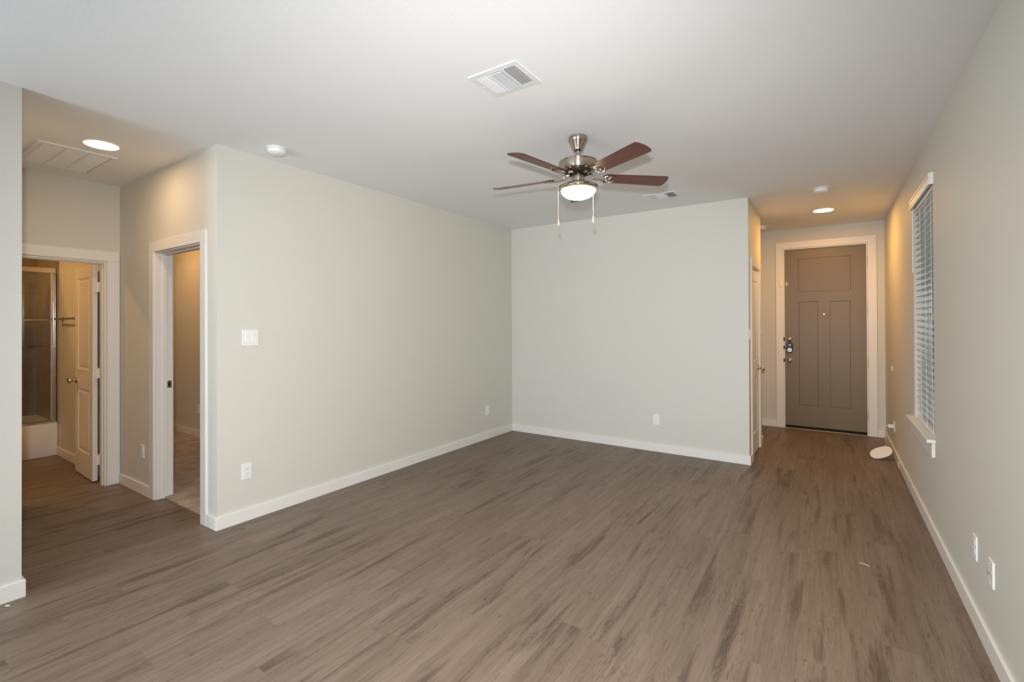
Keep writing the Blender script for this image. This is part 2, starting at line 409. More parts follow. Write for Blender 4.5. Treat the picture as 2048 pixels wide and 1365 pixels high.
# ------------------------------------------------------------------ door casings, jambs
def casing(name, axis, u0, u1, ztop, face, sgn, wdt, th, wall_back, label, back=True, stop_at=.6):
    """axis 'x': opening runs along x in plane y=face, room on the sgn side."""
    m = MB()
    def bx(ua, ub, da, db, za, zb, bev=.002):
        a, b = (ua, face + sgn * da, za), (ub, face + sgn * db, zb)
        if axis == 'y': a, b = (a[1], a[0], a[2]), (b[1], b[0], b[2])
        m.box(a, b, bev=bev, seg=1)
    rev = .004
    bx(u0 - wdt, u0 - rev, 0, th, 0, ztop + rev); bx(u1 + rev, u1 + wdt, 0, th, 0, ztop + rev)
    bx(u0 - wdt, u1 + wdt, 0, th, ztop + rev, ztop + wdt)
    if back:
        bx(u0 - wdt, u0 - rev, -wall_back, -wall_back - th, 0, ztop + rev); bx(u1 + rev, u1 + wdt, -wall_back, -wall_back - th, 0, ztop + rev)
        bx(u0 - wdt, u1 + wdt, -wall_back, -wall_back - th, ztop + rev, ztop + wdt)
    jt = .007 if axis == 'x' and back else .012
    # jamb lining lies inside the opening
    bx(u0, u0 + jt, .002, -wall_back - .002, 0, ztop - jt, .001); bx(u1 - jt, u1, .002, -wall_back - .002, 0, ztop - jt, .001)
    bx(u0, u1, .002, -wall_back - .002, ztop - jt, ztop, .001)
    if stop_at is not None:
        d0 = -wall_back * stop_at; d1 = d0 + .032; st = .009
        bx(u0 + jt, u0 + jt + st, d0, d1, 0, ztop - jt - st, .001); bx(u1 - jt - st, u1 - jt, d0, d1, 0, ztop - jt - st, .001)
        bx(u0 + jt, u1 - jt, d0, d1, ztop - jt - st, ztop - jt, .001)
    return struct(name, m, M['trim'], label)
casing('trim_1', 'x', DX0, DX1, DZ, YL, -1, .090, .0165, WT, 'white casing of the doorway into the carpeted room', True, .69)
casing('trim_2', 'y', BY0, BY1, BZ, XB, 1, .095, .0165, WT, 'white casing around the bathroom doorway', True, .55)
casing('trim_3', 'y', CY0, CY1, CZ, XC, 1, .088, .0165, WT, 'white casing around the narrow closet door', False, .62)
casing('trim_4', 'x', EX0, EX1, EZ, YE, -1, .093, .0165, .14, 'white casing around the taupe front door', False, None)

# strike plate in the hallway doorway
st = MB().box((DX0 + .007, YL + WT * .70, .925), (DX0 + .0088, YL + WT * .99, .985), bev=.0006, seg=1)
so = st.build('strike_plate', M['satin'])
MB().box((DX0 + .0088, YL + WT * .78, .940), (DX0 + .0094, YL + WT * .90, .968)).build('latch_hole', M['black'], so)
tag(so, 'small brushed metal strike plate on the hallway doorway jamb', 'strike plate')

# ------------------------------------------------------------------ paneled slabs
def panel_slab(w_, h_, t_, panels, prof, both=True):
    """slab in local coords: x 0..w, y 0..t, z 0..h ; front face at y=0. prof: list of (inset, depth)."""
    t = bmesh.new()
    def face_side(y0, sgn):
        xs = sorted({0.0, w_} | {p[0] for p in panels} | {p[1] for p in panels})
        zs = sorted({0.0, h_} | {p[2] for p in panels} | {p[3] for p in panels})
        def inpanel(x, z): return any(p[0] < x < p[1] and p[2] < z < p[3] for p in panels)
        cache = {}
        def V(x, y, z):
            k = (round(x, 5), round(y, 5), round(z, 5))
            if k not in cache: cache[k] = t.verts.new((x, y, z))
            return cache[k]
        for i in range(len(xs) - 1):
            for j in range(len(zs) - 1):
                if inpanel((xs[i] + xs[i + 1]) / 2, (zs[j] + zs[j + 1]) / 2): continue
                t.faces.new([V(xs[i], y0, zs[j]), V(xs[i + 1], y0, zs[j]), V(xs[i + 1], y0, zs[j + 1]), V(xs[i], y0, zs[j + 1])])
        for (a, b, c, d) in panels:
            prev = (0, 0)
            for k, (ins, dep) in enumerate(prof + [None]) if False else enumerate(prof):
                i0, d0 = prev; i1, d1 = ins, dep
                P0 = [(a + i0, c + i0), (b - i0, c + i0), (b - i0, d - i0), (a + i0, d - i0)]
                P1 = [(a + i1, c + i1), (b - i1, c + i1), (b - i1, d - i1), (a + i1, d - i1)]
                for q in range(4):
                    r_ = (q + 1) % 4
                    t.faces.new([V(P0[q][0], y0 + sgn * d0, P0[q][1]), V(P0[r_][0], y0 + sgn * d0, P0[r_][1]), V(P1[r_][0], y0 + sgn * d1, P1[r_][1]), V(P1[q][0], y0 + sgn * d1, P1[q][1])])
                prev = (i1, d1)
            i1, d1 = prev
            t.faces.new([V(x, y0 + sgn * d1, z) for x, z in ((a + i1, c + i1), (b - i1, c + i1), (b - i1, d - i1), (a + i1, d - i1))])
    face_side(0.0, 1); face_side(t_, -1)
    def quad(*p): t.faces.new([t.verts.new(q) for q in p])
    quad((0, 0, 0), (0, t_, 0), (0, t_, h_), (0, 0, h_)); quad((w_, 0, 0), (w_, t_, 0), (w_, t_, h_), (w_, 0, h_))
    quad((0, 0, 0), (w_, 0, 0), (w_, t_, 0), (0, t_, 0)); quad((0, 0, h_), (w_, 0, h_), (w_, t_, h_), (0, t_, h_))
    bmesh.ops.remove_doubles(t, verts=t.verts[:], dist=1e-5)
    bmesh.ops.recalc_face_normals(t, faces=t.faces[:])
    m = MB(); m._join(t); return m
MOLD = [(.004, .004), (.014, .0065), (.024, .0065), (.036, .0025), (.040, .002)]

def knob_parts(parent, at, m_, mat, name='knob', egg=True):
    """knob axis along local +Y of m_"""
    rosette = MB().lathe([(.0, .0), (.032, .0), (.032, .005), (.028, .010), (.015, .013), (.0, .013)], 32, m_)
    r = rosette.build('rosette', mat, parent, True)
    prof = [(.0, .010), (.011, .010), (.011, .030), (.018, .036), (.026, .044), (.028, .054), (.024, .064), (.014, .070), (0, .071)]
    k = MB().lathe(prof, 32, m_).build(name, mat, parent, True)
    return k

# bathroom door, swung open into the bathroom
d2 = empty('door_2', (-5.672, 1.524, .012), PI - R(2.3)); d2['kind'] = 'structure'; d2['label'] = 'white two panel bathroom door standing open'
DW = .605
ps = panel_slab(DW, 2.015, .036, [(.11, DW - .11, 1.02, 1.90), (.11, DW - .11, .225, .83)], MOLD)
slab = ps.build('door_panel', M['trim'], d2)       # local x runs from the hinge to the free edge, +y faces the camera
kz = .905
knob_parts(d2, None, T((DW - .06, .036, kz), 0, -PI / 2), M['satin'])
knob_parts(d2, None, T((DW - .06, 0, kz), 0, PI / 2), M['satin'])
for z in (.20, 1.00, 1.80):
    hb = MB().box((-.050, -.004, z - .045), (.0, .002, z + .045)).tube([(-.010, -.008, z - .047), (-.010, -.008, z + .047)], .0065, 10)
    hb.box((-.052, -.004, z - .045), (-.044, .030, z + .045))
    hb.build('hinge', M['trim'], d2)

# closet door in the narrow wall, closed
d3 = empty('door_3', (XC - .040, CY0 + .020, .010), PI / 2); d3['kind'] = 'structure'; d3['label'] = 'narrow white closet door left of the entry'
DW3 = CY1 - CY0 - .040
# local x -> world +y ; local y -> world -x ; shift so that front face (local y=0) faces the foyer
panel_slab(DW3, 2.028, .035, [(.11, DW3 - .11, 1.02, 1.91), (.11, DW3 - .11, .225, .83)], MOLD).build('door_panel', M['trim'], d3, loc=(0, -.035, 0))
knob_parts(d3, None, T((DW3 - .058, -.035, .925), 0, PI / 2), M['satin'])
for z in (.20, 1.02, 1.80):
    MB().tube([(-.004, -.042, z - .046), (-.004, -.042, z + .046)], .0075, 10).box((-.012, -.040, z - .045), (.012, -.036, z + .045)).build('hinge', M['white'], d3)

# front door
d1 = empty('door_1', (EX0 + .012, YE + .035, .024), 0); GAP = .012; d1['kind'] = 'structure'; d1['label'] = 'tall taupe front door with three recessed panels'
FW = EX1 - EX0 - .022; FH = EZ - .024 - .010 - .012
x0 = EX0 + .012
SH = [(.0022, .007), (.0045, .0065), (.009, .006)]
panel_slab(FW, FH, .044, [(-.358 - x0, .232 - x0, 1.877 - .036, 2.332 - .036), (-.356 - x0, -.133 - x0, .325 - .036, 1.742 - .036), (0.0 - x0, .225 - x0, .325 - .036, 1.742 - .036)], SH).build('door_panel', M['frontdoor'], d1, loc=(0, 0, .012))
jf = MB().box((-.012, -.034, -.024), (-.001, .06, FH + .022)).box((FW, -.034, -.024), (FW + .010, .06, FH + .022)).box((-.001, -.034, FH + .013), (FW, .06, FH + .022))
jf.build('door_jamb', M['trim'], d1)
MB().box((-.001, .004, -.018), (FW + .001, .035, 0.014)).build('door_sweep', M['black'], d1)
MB().box((-.012, -.036, -.0245), (FW + .010, .08, -.018), bev=.001, seg=1).build('threshold', M['bronze'], d1)
for z in (2.25, 1.63, .935, .255):
    MB().tube([(FW + .003, -.040, z - .024 - .055), (FW + .003, -.040, z - .024 + .055)], .0075, 12).build('hinge', M['hinge'], d1, True)
# peephole, deadbolt, keypad lock, knob
px = -.065 - x0
MB().lathe([(0, 0), (.0150, 0), (.0150, .004), (.011, .008), (.004, .0095), (0, .010)], 24, T((px, 0, 1.566 - .024), 0, PI / 2)).build('peephole', M['polished'], d1, True)
MB().lathe([(0, .0095), (.0085, .0085), (.0085, .0098), (0, .0110)], 20, T((px, 0, 1.566 - .024), 0, PI / 2)).build('peephole_lens', M['led'], d1, True)  # emission stands in for outdoor light coming through the lens
lx = -.464 - x0
db = MB().lathe([(0, 0), (.031, 0), (.031, .006), (.029, .010), (.024, .013), (.022, .0115), (.016, .0145), (.008, .0165), (.0, .017)], 32, T((lx, 0, 1.227 - .024), 0, PI / 2)).build('deadbolt', M['polished'], d1, True)
MB().box((lx - .018, -.032, 1.227 - .024 - .005), (lx + .018, -.014, 1.227 - .024 + .005), bev=.003).build('thumb_turn', M['polished'], db)
def rrect(w_, h_, r, n=8):
    pts = []
    for cx_, cy_, a0 in ((w_ / 2 - r, h_ / 2 - r, 0), (-w_ / 2 + r, h_ / 2 - r, PI / 2), (-w_ / 2 + r, -h_ / 2 + r, PI), (w_ / 2 - r, -h_ / 2 + r, 1.5 * PI)):
        for k in range(n + 1): pts.append((cx_ + r * math.cos(a0 + k * PI / 2 / n), cy_ + r * math.sin(a0 + k * PI / 2 / n)))
    return pts
kp = MB().prism(rrect(.072, .142, .030), 0, .030, T((lx, 0, 1.110 - .024), 0, PI / 2), .004).build('keypad_lock', M['black'], d1, True)
MB().prism(rrect(.056, .062, .010), .030, .032, T((lx, 0, 1.138 - .024), 0, PI / 2)).build('keypad_screen', M['screen'], kp)
MB().prism(rrect(.056, .050, .022), .030, .036, T((lx, 0, 1.076 - .024), 0, PI / 2), .002).build('lock_cover', M['nickel_dark'], kp, True)
MB().lathe([(0, .032), (.005, .032), (.005, .033), (0, .0335)], 16, T((lx, 0, 1.148 - .024), 0, PI / 2)).build('keypad_light', M['led'], kp)
MB().box((lx - .019, -.050, 1.072 - .024 - .006), (lx + .019, -.036, 1.072 - .024 + .006), bev=.003).build('thumb_turn', M['nickel_dark'], kp)
knob_parts(d1, None, T((lx, 0, .936 - .024), 0, PI / 2), M['satin'])
for z in (1.227, 1.11, .936):
    MB().box((-.020, -.0385, z - .024 - .024), (-.004, -.0345, z - .024 + .024), bev=.0015).box((-.0035, -.038, z - .024 - .020), (-.0005, -.006, z - .024 + .020)).build('strike_plate', M['black'], d1)
# alarm contact on the casing
ac = MB().box((EX0 - .044, YE - .030, 1.955), (EX0 - .016, YE - .0165, 2.040), bev=.003)
ac = ac.build('door_sensor', M['white'])
tag(ac, 'small white alarm contact on the front door casing', 'sensor')
MB().box((.016, -.012, 1.968 - .024), (.032, 0, 2.018 - .024), bev=.002).build('sensor_magnet', M['white'], d1)

# ------------------------------------------------------------------ window with blinds
w1 = struct('window_1', MB().box((XR + .105, WY0 + .05, WZ0 + .05), (XR + .111, WY1 - .05, WZ1 - .05)), M['glass'], 'tall single hung window in the side wall')
wf = MB()
for a, b in (((WY0, WZ0), (WY0 + .055, WZ1)), ((WY1 - .055, WZ0), (WY1, WZ1)), ((WY0 + .055, WZ0), (WY1 - .055, WZ0 + .06)), ((WY0 + .055, WZ1 - .055), (WY1 - .055, WZ1)), ((WY0 + .055, 1.47), (WY1 - .055, 1.53))):
    wf.box((XR + .085, a[0], a[1]), (XR + .135, b[0], b[1]), bev=.002, seg=1)
wf.build('window_frame', M['trim'], w1)
sill = MB().box((XR - .046, WY0 - .035, WZ0 - .004), (XR + .0, WY1 + .120, WZ0 + .018), bev=.003).box((XR, WY0 + .001, WZ0 - .004), (XR + .085, WY1 - .001, WZ0 + .018))
sill.build('window_sill', M['trim'], w1)
MB().box((XR - .018, WY0 - .012, WZ0 - .104), (XR, WY1 + .105, WZ0 - .004), bev=.002, seg=1).build('window_apron', M['trim'], w1)

bl = empty('window_blinds', (XR + .028, (WY0 + WY1) / 2, WZ1)); tag(bl, 'white two inch faux wood blinds hanging in the side wall window', 'blinds')
def BL(m): return m
bx0 = XR + .028; by0 = (WY0 + WY1) / 2
# children in local space
prof = [(-.054, -.023), (-.054, -.010), (-.049, -.006), (-.052, .006), (-.052, .030), (-.056, .036), (-.056, .048), (-.044, .055), (-.040, .055), (-.040, -.023)]
vm = MB()
rings = [[(px_, yy, pz_) for px_, pz_ in prof] for yy in (WY0 - .022 - by0, WY1 + .006 - by0)]
vm.grid(rings, True, True)
vm.box((-.040, WY0 - .022 - by0, -.023), (-.028, WY0 - .010 - by0, .055)).box((-.040, WY1 - .006 - by0, -.023), (-.028, WY1 + .006 - by0, .055))
vm.build('valance', M['blind'], bl)
MB().box((-.026, WY0 + .006 - by0, -.045), (.028, WY1 - .006 - by0, -.002)).build('head_rail', M['blind'], bl)
nsl = 34; pitch_ = .0475
for k in range(nsl):
    z = -.075 - k * pitch_
    if WZ1 + z < WZ0 + .085: break
    drift = .006 * (k / nsl) ** 2
    a = R(3)
    m = T((drift, 0, z), 0, 0, a)
    s_ = MB()
    n = 6; top = []; bot = []
    for i in range(n + 1):
        x_ = -.0245 + .049 * i / n; c_ = .0018 * (1 - (2 * i / n - 1) ** 2)
        top.append((x_, c_ + .0014)); bot.append((x_, c_ - .0014))
    loop = top + bot[::-1]
    s_.grid([[(x_, yy, zz) for x_, zz in loop] for yy in (WY0 + .010 - by0, WY1 - .010 - by0)], True, True, m)
    s_.build('slat', M['blind'], bl)
zl = WZ0 + .034 - WZ1
MB().box((-.020, WY0 + .012 - by0, zl - .012), (.032, WY1 - .012 - by0, zl + .006), bev=.003).build('bottom_rail', M['blind'], bl)
for yy in (4.29, 4.53, 4.77, 5.01):
    for xx in (-.027, .027):
        MB().tube([(xx * .3, yy - by0, -.04), (xx, yy - by0, -.07), (xx, yy - by0, -1.2), (xx + .005, yy - by0, zl)], .0013, 6).build('ladder_cord', M['cord'], bl)
MB().tube([(-.036, WY1 - .035 - by0, -.03), (-.036, WY1 - .032 - by0, -.54)], .0045, 8).build('tilt_wand', M['white'], bl)

# outside: lawn and fence seen between the slats
struct('ground', MB().box((XR + .14, -12, -.35), (30, 70, -.25)), M['grass'], 'pale ground outside the window')
fn = empty('wooden_fence', (2.9, 6, -.25)); tag(fn, 'weathered board fence outside beyond the window blinds', 'fence')
fp = MB()
for k in range(330):
    y_ = -.5 + k * .15
    fp.box((0, y_, 0), (.02, y_ + .14, 1.62 + .008 * ((k * 7) % 5)))
fo_ = fp.build('fence_boards', M['fence'], fn)
MB().box((.02, -.5, .35), (.06, 49, .44)).box((.02, -.5, 1.25), (.06, 49, 1.34)).build('fence_rail', M['fence'], fn)

# ------------------------------------------------------------------ wall plates
def plate_root(name, loc, normal, label, cat, group=None):
    """local x right, z up, -y out of wall"""
    rz = {'-y': 0, '+x': PI / 2, '-x': -PI / 2, '+y': PI}[normal]
    o = empty(name, loc, rz); tag(o, label, cat, group); return o
def outlet(loc, normal, label):
    o = plate_root('power_outlet', loc, normal, label, 'outlet', 'duplex wall outlets')
    MB().prism(rrect(.071, .116, .004), 0, .006, T((0, 0, 0), 0, PI / 2), .0015).build('cover_plate', M['white'], o)
    for z in (.0205, -.0205):
        p = MB().prism(rrect(.034, .030, .011), .006, .0078, T((0, 0, z), 0, PI / 2), .0005).build('receptacle', M['white'], o)
        MB().box((-.0080, -.0082, z + .001), (-.0060, -.0077, z + .009)).box((.0060, -.0082, z + .002), (.0080, -.0077, z + .008)).box((-.002, -.0082, z - .010), (.002, -.0077, z - .006)).build('slot', M['dark'], p)
    MB().lathe([(0, 0), (.003, 0), (.003, .001), (0, .0012)], 12, T((0, -.006, 0), 0, PI / 2)).build('screw', M['white'], o)
    return o
outlet((XL, 1.836, .368), '+x', 'white duplex outlet below the double light switch')
outlet((XL, 4.827, .362), '+x', 'white duplex outlet near the room corner on the left wall')
outlet((-1.641, YB, .363), '-y', 'white duplex outlet low on the back wall')
outlet((XR, 3.142, .371), '-x', 'white duplex outlet low on the window wall, beside the cable plate')
outlet((-4.939, YL, .367), '-y', 'white duplex outlet beside the hallway doorway')
outlet((-6.84, YBW, .370), '-y', 'white duplex outlet seen through the hallway doorway above carpet')
charger_outlet = outlet((XR, 6.600, .322), '-x', 'white duplex outlet with the router charger plugged in')
def rocker(loc, normal, gangs, label):
    o = plate_root('light_switch', loc, normal, label, 'light switch', 'wall light switches')
    w_ = .072 if gangs == 1 else .118
    MB().prism(rrect(w_, .118, .005), 0, .006, T((0, 0, 0), 0, PI / 2), .0018).build('cover_plate', M['white'], o)
    for i in range(gangs):
        cx_ = 0 if gangs == 1 else (-.023 + .046 * i)
        rk = MB().prism([(-.0165, -.0335), (.0165, -.0335), (.0165, .0335), (-.0165, .0335)], .006, .008, T((cx_, 0, 0), 0, PI / 2))
        a = rk.build('rocker_frame', M['white'], o)
        t = bmesh.new(); y1, y2 = -.008, -.012
        vs = [t.verts.new(p) for p in ((cx_ - .0145, y2, -.0315), (cx_ + .0145, y2, -.0315), (cx_ + .0145, -.0085, 0), (cx_ - .0145, -.0085, 0), (cx_ + .0145, -.0100, .0315), (cx_ - .0145, -.0100, .0315),
                                       (cx_ - .0145, -.007, -.0315), (cx_ + .0145, -.007, -.0315), (cx_ + .0145, -.007, .0315), (cx_ - .0145, -.007, .0315))]
        for f in ((0, 1, 2, 3), (3, 2, 4, 5), (0, 6, 7, 1), (5, 4, 8, 9)): t.faces.new([vs[q] for q in f])
        t.faces.new([vs[0], vs[3], vs[5], vs[9], vs[6]]); t.faces.new([vs[1], vs[7], vs[8], vs[4], vs[2]])
        m = MB(); m._join(t); m.build('rocker', M['white'], a)
    return o
rocker((XL, 1.864, 1.360), '+x', 2, 'white double rocker light switch on the left living room wall')
rocker((XC, 5.447, 1.337), '+x', 1, 'white light switch on the corner beside the closet door')
rocker((-.838, YE, 1.352), '-y', 1, 'white light switch left of the front door casing')
cp = plate_root('cable_plate', (XR, 2.860, .368), '-x', 'white cable jack plate on the window wall, nearest the camera', 'wall plate')
MB().prism(rrect(.071, .116, .004), 0, .007, T((0, 0, 0), 0, PI / 2), .0018).build('cover_plate', M['white'], cp)
MB().lathe([(0, 0), (.0055, 0), (.0055, .009), (.002, .009), (0, .004)], 16, T((0, -.007, 0), 0, PI / 2)).build('coax_jack', M['polished'], cp)
for z in (.042, -.042): MB().lathe([(0, 0), (.0035, 0), (.0035, .001), (0, .0015)], 12, T((0, -.007, z), 0, PI / 2)).build('screw', M['white'], cp)
bp = plate_root('wall_button', (XR, 6.755, .940), '-x', 'tiny white button plate on the wall past the window', 'wall plate')
MB().prism(rrect(.030, .052, .004), 0, .008, T((0, 0, 0), 0, PI / 2), .002).build('cover_plate', M['white'], bp)
MB().prism(rrect(.016, .024, .004), .008, .011, T((0, 0, 0), 0, PI / 2), .001).build('button', M['white'], bp)

# ------------------------------------------------------------------ charger, cord, router
ch = MB().box((XR - .058, 6.578, .306), (XR - .008, 6.622, .340), bev=.004)
ch = ch.build('power_adapter', M['white']); tag(ch, 'white power adapter plugged into the outlet near the entry', 'adapter')
def smooth(pts, n=8):
    out = []
    P_ = [Vector(p) for p in pts]; P_ = [P_[0]] + P_ + [P_[-1]]
    for i in range(1, len(P_) - 2):
        for k in range(n):
            t = k / n; a, b, c, d = P_[i - 1:i + 3]
            out.append(.5 * ((2 * b) + (c - a) * t + (2 * a - 5 * b + 4 * c - d) * t * t + (3 * b - a - 3 * c + d) * t ** 3))
    out.append(P_[-2]); return out
cpts = [(XR - .058, 6.60, .324), (XR - .074, 6.60, .322), (XR - .084, 6.602, .300), (XR - .084, 6.61, .23), (XR - .078, 6.62, .16), (XR - .072, 6.63, .115),
        (XR - .060, 6.66, .100), (XR - .085, 6.65, .082), (XR - .060, 6.61, .092), (XR - .092, 6.60, .068), (XR - .066, 6.64, .060), (XR - .060, 6.60, .075), (XR - .074, 6.55, .070), (XR - .078, 6.50, .070), (XR - .082, 6.46, .073)]
co = MB().tube(smooth(cpts), .0024, 8).build('power_cord', M['cord'], None, True); tag(co, 'thin white power cord')
cord_obj = co
# router: a lens shaped disc leaning from the floor to the baseboard
ro = empty('wireless_router', (.452, 6.41, .0)); tag(ro, 'flat white oval wireless router leaning against the baseboard by the entry', 'router')
bpy.context.view_layer.update(); cord_obj.parent = ro; cord_obj.matrix_parent_inverse = ro.matrix_world.inverted()
ux = Vector((.100, .000, .050)); uy = Vector((-.020, .095, .042))
nx = ux.normalized(); nz = nx.cross(uy).normalized(); ny = nz.cross(nx)
rm = Matrix(((nx.x, ny.x, nz.x), (nx.y, ny.y, nz.y), (nx.z, ny.z, nz.z))).to_4x4()
def superell(a, b, p, n=48):
    return [(a * math.copysign(abs(math.cos(2 * PI * k / n)) ** (2 / p), math.cos(2 * PI * k / n)), b * math.copysign(abs(math.sin(2 * PI * k / n)) ** (2 / p), math.sin(2 * PI * k / n))) for k in range(n)]
low = min((rm @ Vector((x * .985, y * .985, -.004))).z for x, y in superell(.102, .084, 2.3))
rm = Matrix.Translation((-.006, -.02, -low + .0035)) @ rm
rings = []
for f, z in ((.02, -.012), (.6, -.012), (.88, -.008), (.985, -.001), (1.0, .004), (.985, .008), (.95, .010)): rings.append([(x * f, y * f, z) for x, y in superell(.102, .084, 2.3)])
MB().grid(rings, True, True, rm).build('router_body', M['white'], ro, True)
rings = [[(x * f, y * f, z) for x, y in superell(.102, .084, 2.3)] for f, z in ((.95, .0101), (.93, .0085), (.6, .0060), (.02, .0050))]
MB().grid(rings, True, True, rm).build('router_face', M['white'], ro, True)
MB().lathe([(0, .0075), (.006, .0075), (.006, .0090), (0, .0095)], 16, rm @ Matrix.Translation((-.066, -.012, 0))).build('status_light', M['led'], ro)

# ------------------------------------------------------------------ ceiling registers
def register(name, x0_, x1_, y0_, y1_, label, group):
    cx_, cy_ = (x0_ + x1_) / 2, (y0_ + y1_) / 2; w_, d_ = x1_ - x0_, y1_ - y0_
    o = empty(name, (cx_, cy_, H)); tag(o, label, 'ceiling vent', group)
    hx, hy = w_ / 2, d_ / 2; ix, iy = hx - .030, hy - .030
    f = MB()
    for a, b in (((-hx, -hy), (hx, -iy)), ((-hx, iy), (hx, hy)), ((-hx, -iy), (-ix, iy)), ((ix, -iy), (hx, iy))):
        f.box((a[0], a[1], -.0045), (b[0], b[1], 0))
    # bevelled outer lip
    f.grid([[(-hx, -hy, -.0045), (hx, -hy, -.0045), (hx, hy, -.0045), (-hx, hy, -.0045)], [(-hx - .004, -hy - .004, 0), (hx + .004, -hy - .004, 0), (hx + .004, hy + .004, 0), (-hx - .004, hy + .004, 0)]], True, False)
    s1, s2 = -ix + (2 * ix) * .30, -ix + (2 * ix) * .68
    f.box((s1 - .006, -iy, -.0045), (s1 + .006, iy, -.001)).box((s2 - .006, -iy, -.0045), (s2 + .006, iy, -.001))
    f.build('vent_frame', M['vent'], o)
    MB().box((-ix, -iy, -.0008), (ix, iy, -.0002)).build('duct_opening', M['ductgrey'], o)
    def louver(a, b, tilt, axis, wd=.0075):
        m = MB()
        if axis == 'y':
            m.box((-wd, a[1], -.0006), (wd, b[1], .0006), T((a[0], 0, -.006), 0, 0, tilt))
        else:
            m.box((a[0], -.0075, -.0006), (b[0], .0065, .0006), T((0, a[1], -.006), 0, tilt))
        return m
    n = 5
    for k in range(n):
        xx = -ix + (s1 - .006 + ix) * (k + .5) / n
        louver((xx, -iy), (xx, iy), R(-30), 'y', .0050).build('louver', M['vent'], o)
        xx = s2 + .006 + (ix - s2 - .006) * (k + .5) / n
        louver((xx, -iy), (xx, iy), R(68), 'y', .0065).build('louver', M['vent'], o)
    n = 12
    for k in range(n):
        yy = -iy + 2 * iy * (k + .5) / n
        louver((s1 + .006, yy), (s2 - .006, yy), R(62), 'x').build('louver', M['vent'], o)
    for sx in (-1, 1): MB().lathe([(0, 0), (.004, 0), (.003, .002), (0, .0025)], 10, T((sx * (hx - .014), 0, -.0045), 0, PI)).build('screw', M['vent'], o)
    return o
register('ceiling_vent', -1.560, -1.265, 1.928, 2.175, 'white louvered ceiling vent nearest the camera, before the fan', 'louvered ceiling vents')
register('ceiling_vent', -1.556, -1.240, 4.705, 4.935, 'white louvered ceiling vent near the back wall, beyond the fan', 'louvered ceiling vents')

# return air grille in the hallway
rg = empty('return_air_grille', (-4.862, 1.120, H)); tag(rg, 'large white three panel return air grille on the hallway ceiling', 'ceiling vent')
hx, hy = .328, .222
f = MB()
f.box((-hx, -hy, -.010), (hx, -hy + .028, 0)).box((-hx, hy - .028, -.010), (hx, hy, 0)).box((-hx, -hy + .028, -.010), (-hx + .028, hy - .028, 0)).box((hx - .028, -hy + .028, -.010), (hx, hy - .028, 0))
pw = (2 * hy - .056) / 3
for k in (1, 2): f.box((-hx + .028, -hy + .028 + k * pw - .006, -.010), (hx - .028, -hy + .028 + k * pw + .006, 0))
f.build('vent_frame', M['vent'], rg)
for k in range(3):
    g = MB()
    y0_ = -hy + .028 + k * pw + .006; y1_ = y0_ + pw - .012
    for j in range(38):
        xx = -hx + .032 + j * (2 * hx - .064) / 38
        g.box((-.0075, y0_, -.0004), (.0075, y1_, .0004), T((xx + .008, 0, -.005), 0, 0, R(-18)))
    g.build('grille_panel', M['vent'], rg)
MB().box((-hx + .028, -hy + .028, -.0006), (hx - .028, hy - .028, -.0001)).build('duct_opening', M['vent'], rg)

# ------------------------------------------------------------------ recessed lights
def downlight(x_, y_, lamp, label, r=.097):
    o = empty('recessed_light', (x_, y_, H)); tag(o, label, 'ceiling light', 'recessed ceiling lights')
    MB().lathe([(r + .017, 0), (r + .015, -.004), (r + .006, -.008), (r, -.007), (r, -.001), (r + .017, 0)], 48, None, False).build('trim_ring', M['white'], o, True)
    MB().lathe([(0, -.0045), (r, -.0045), (r, -.0015), (0, -.0015)], 48).build('lamp_lens', lamp, o)
    return o
downlight(-4.290, 1.175, M['lamp_hall'], 'round recessed light glowing on the hallway ceiling')
downlight(-.055, 6.490, M['lamp_entry'], 'round recessed light glowing in front of the entry door')
downlight(-6.55, .45, M['lamp_bath'], 'round recessed light on the bathroom ceiling')
downlight(-7.62, .60, M['lamp_tub'], 'round recessed light on the ceiling above the bathtub')
downlight(-6.9, 2.25, M['lamp_bed'], 'round recessed light over the carpeted room')

# ------------------------------------------------------------------ smoke detectors
def detector(x_, y_, label):
    o = empty('smoke_detector', (x_, y_, H)); tag(o, label, 'smoke detector', 'round ceiling detectors')
    MB().lathe([(0, 0), (.070, 0), (.070, -.008), (.064, -.011), (0, -.011)], 40).build('base_plate', M['white'], o, True)
    MB().lathe([(0, -.011), (.058, -.011), (.058, -.014), (.064, -.015), (.063, -.022), (.057, -.036), (.044, -.044), (.024, -.047), (0, -.047)], 40).build('detector_cover', M['white'], o, True)
    MB().lathe([(0, -.045), (.007, -.046), (.007, -.049), (0, -.0495)], 16, T((.022, -.016, 0))).build('test_button', M['white'], o)
    return o
detector(-3.345, 1.920, 'white round smoke detector above the left wall near the hallway corner')
detector(-.060, 5.420, 'white round smoke detector just before the entry recessed light')
detector(-.755, 7.120, 'white round detector half hidden behind the closet wall at the entry ceiling')

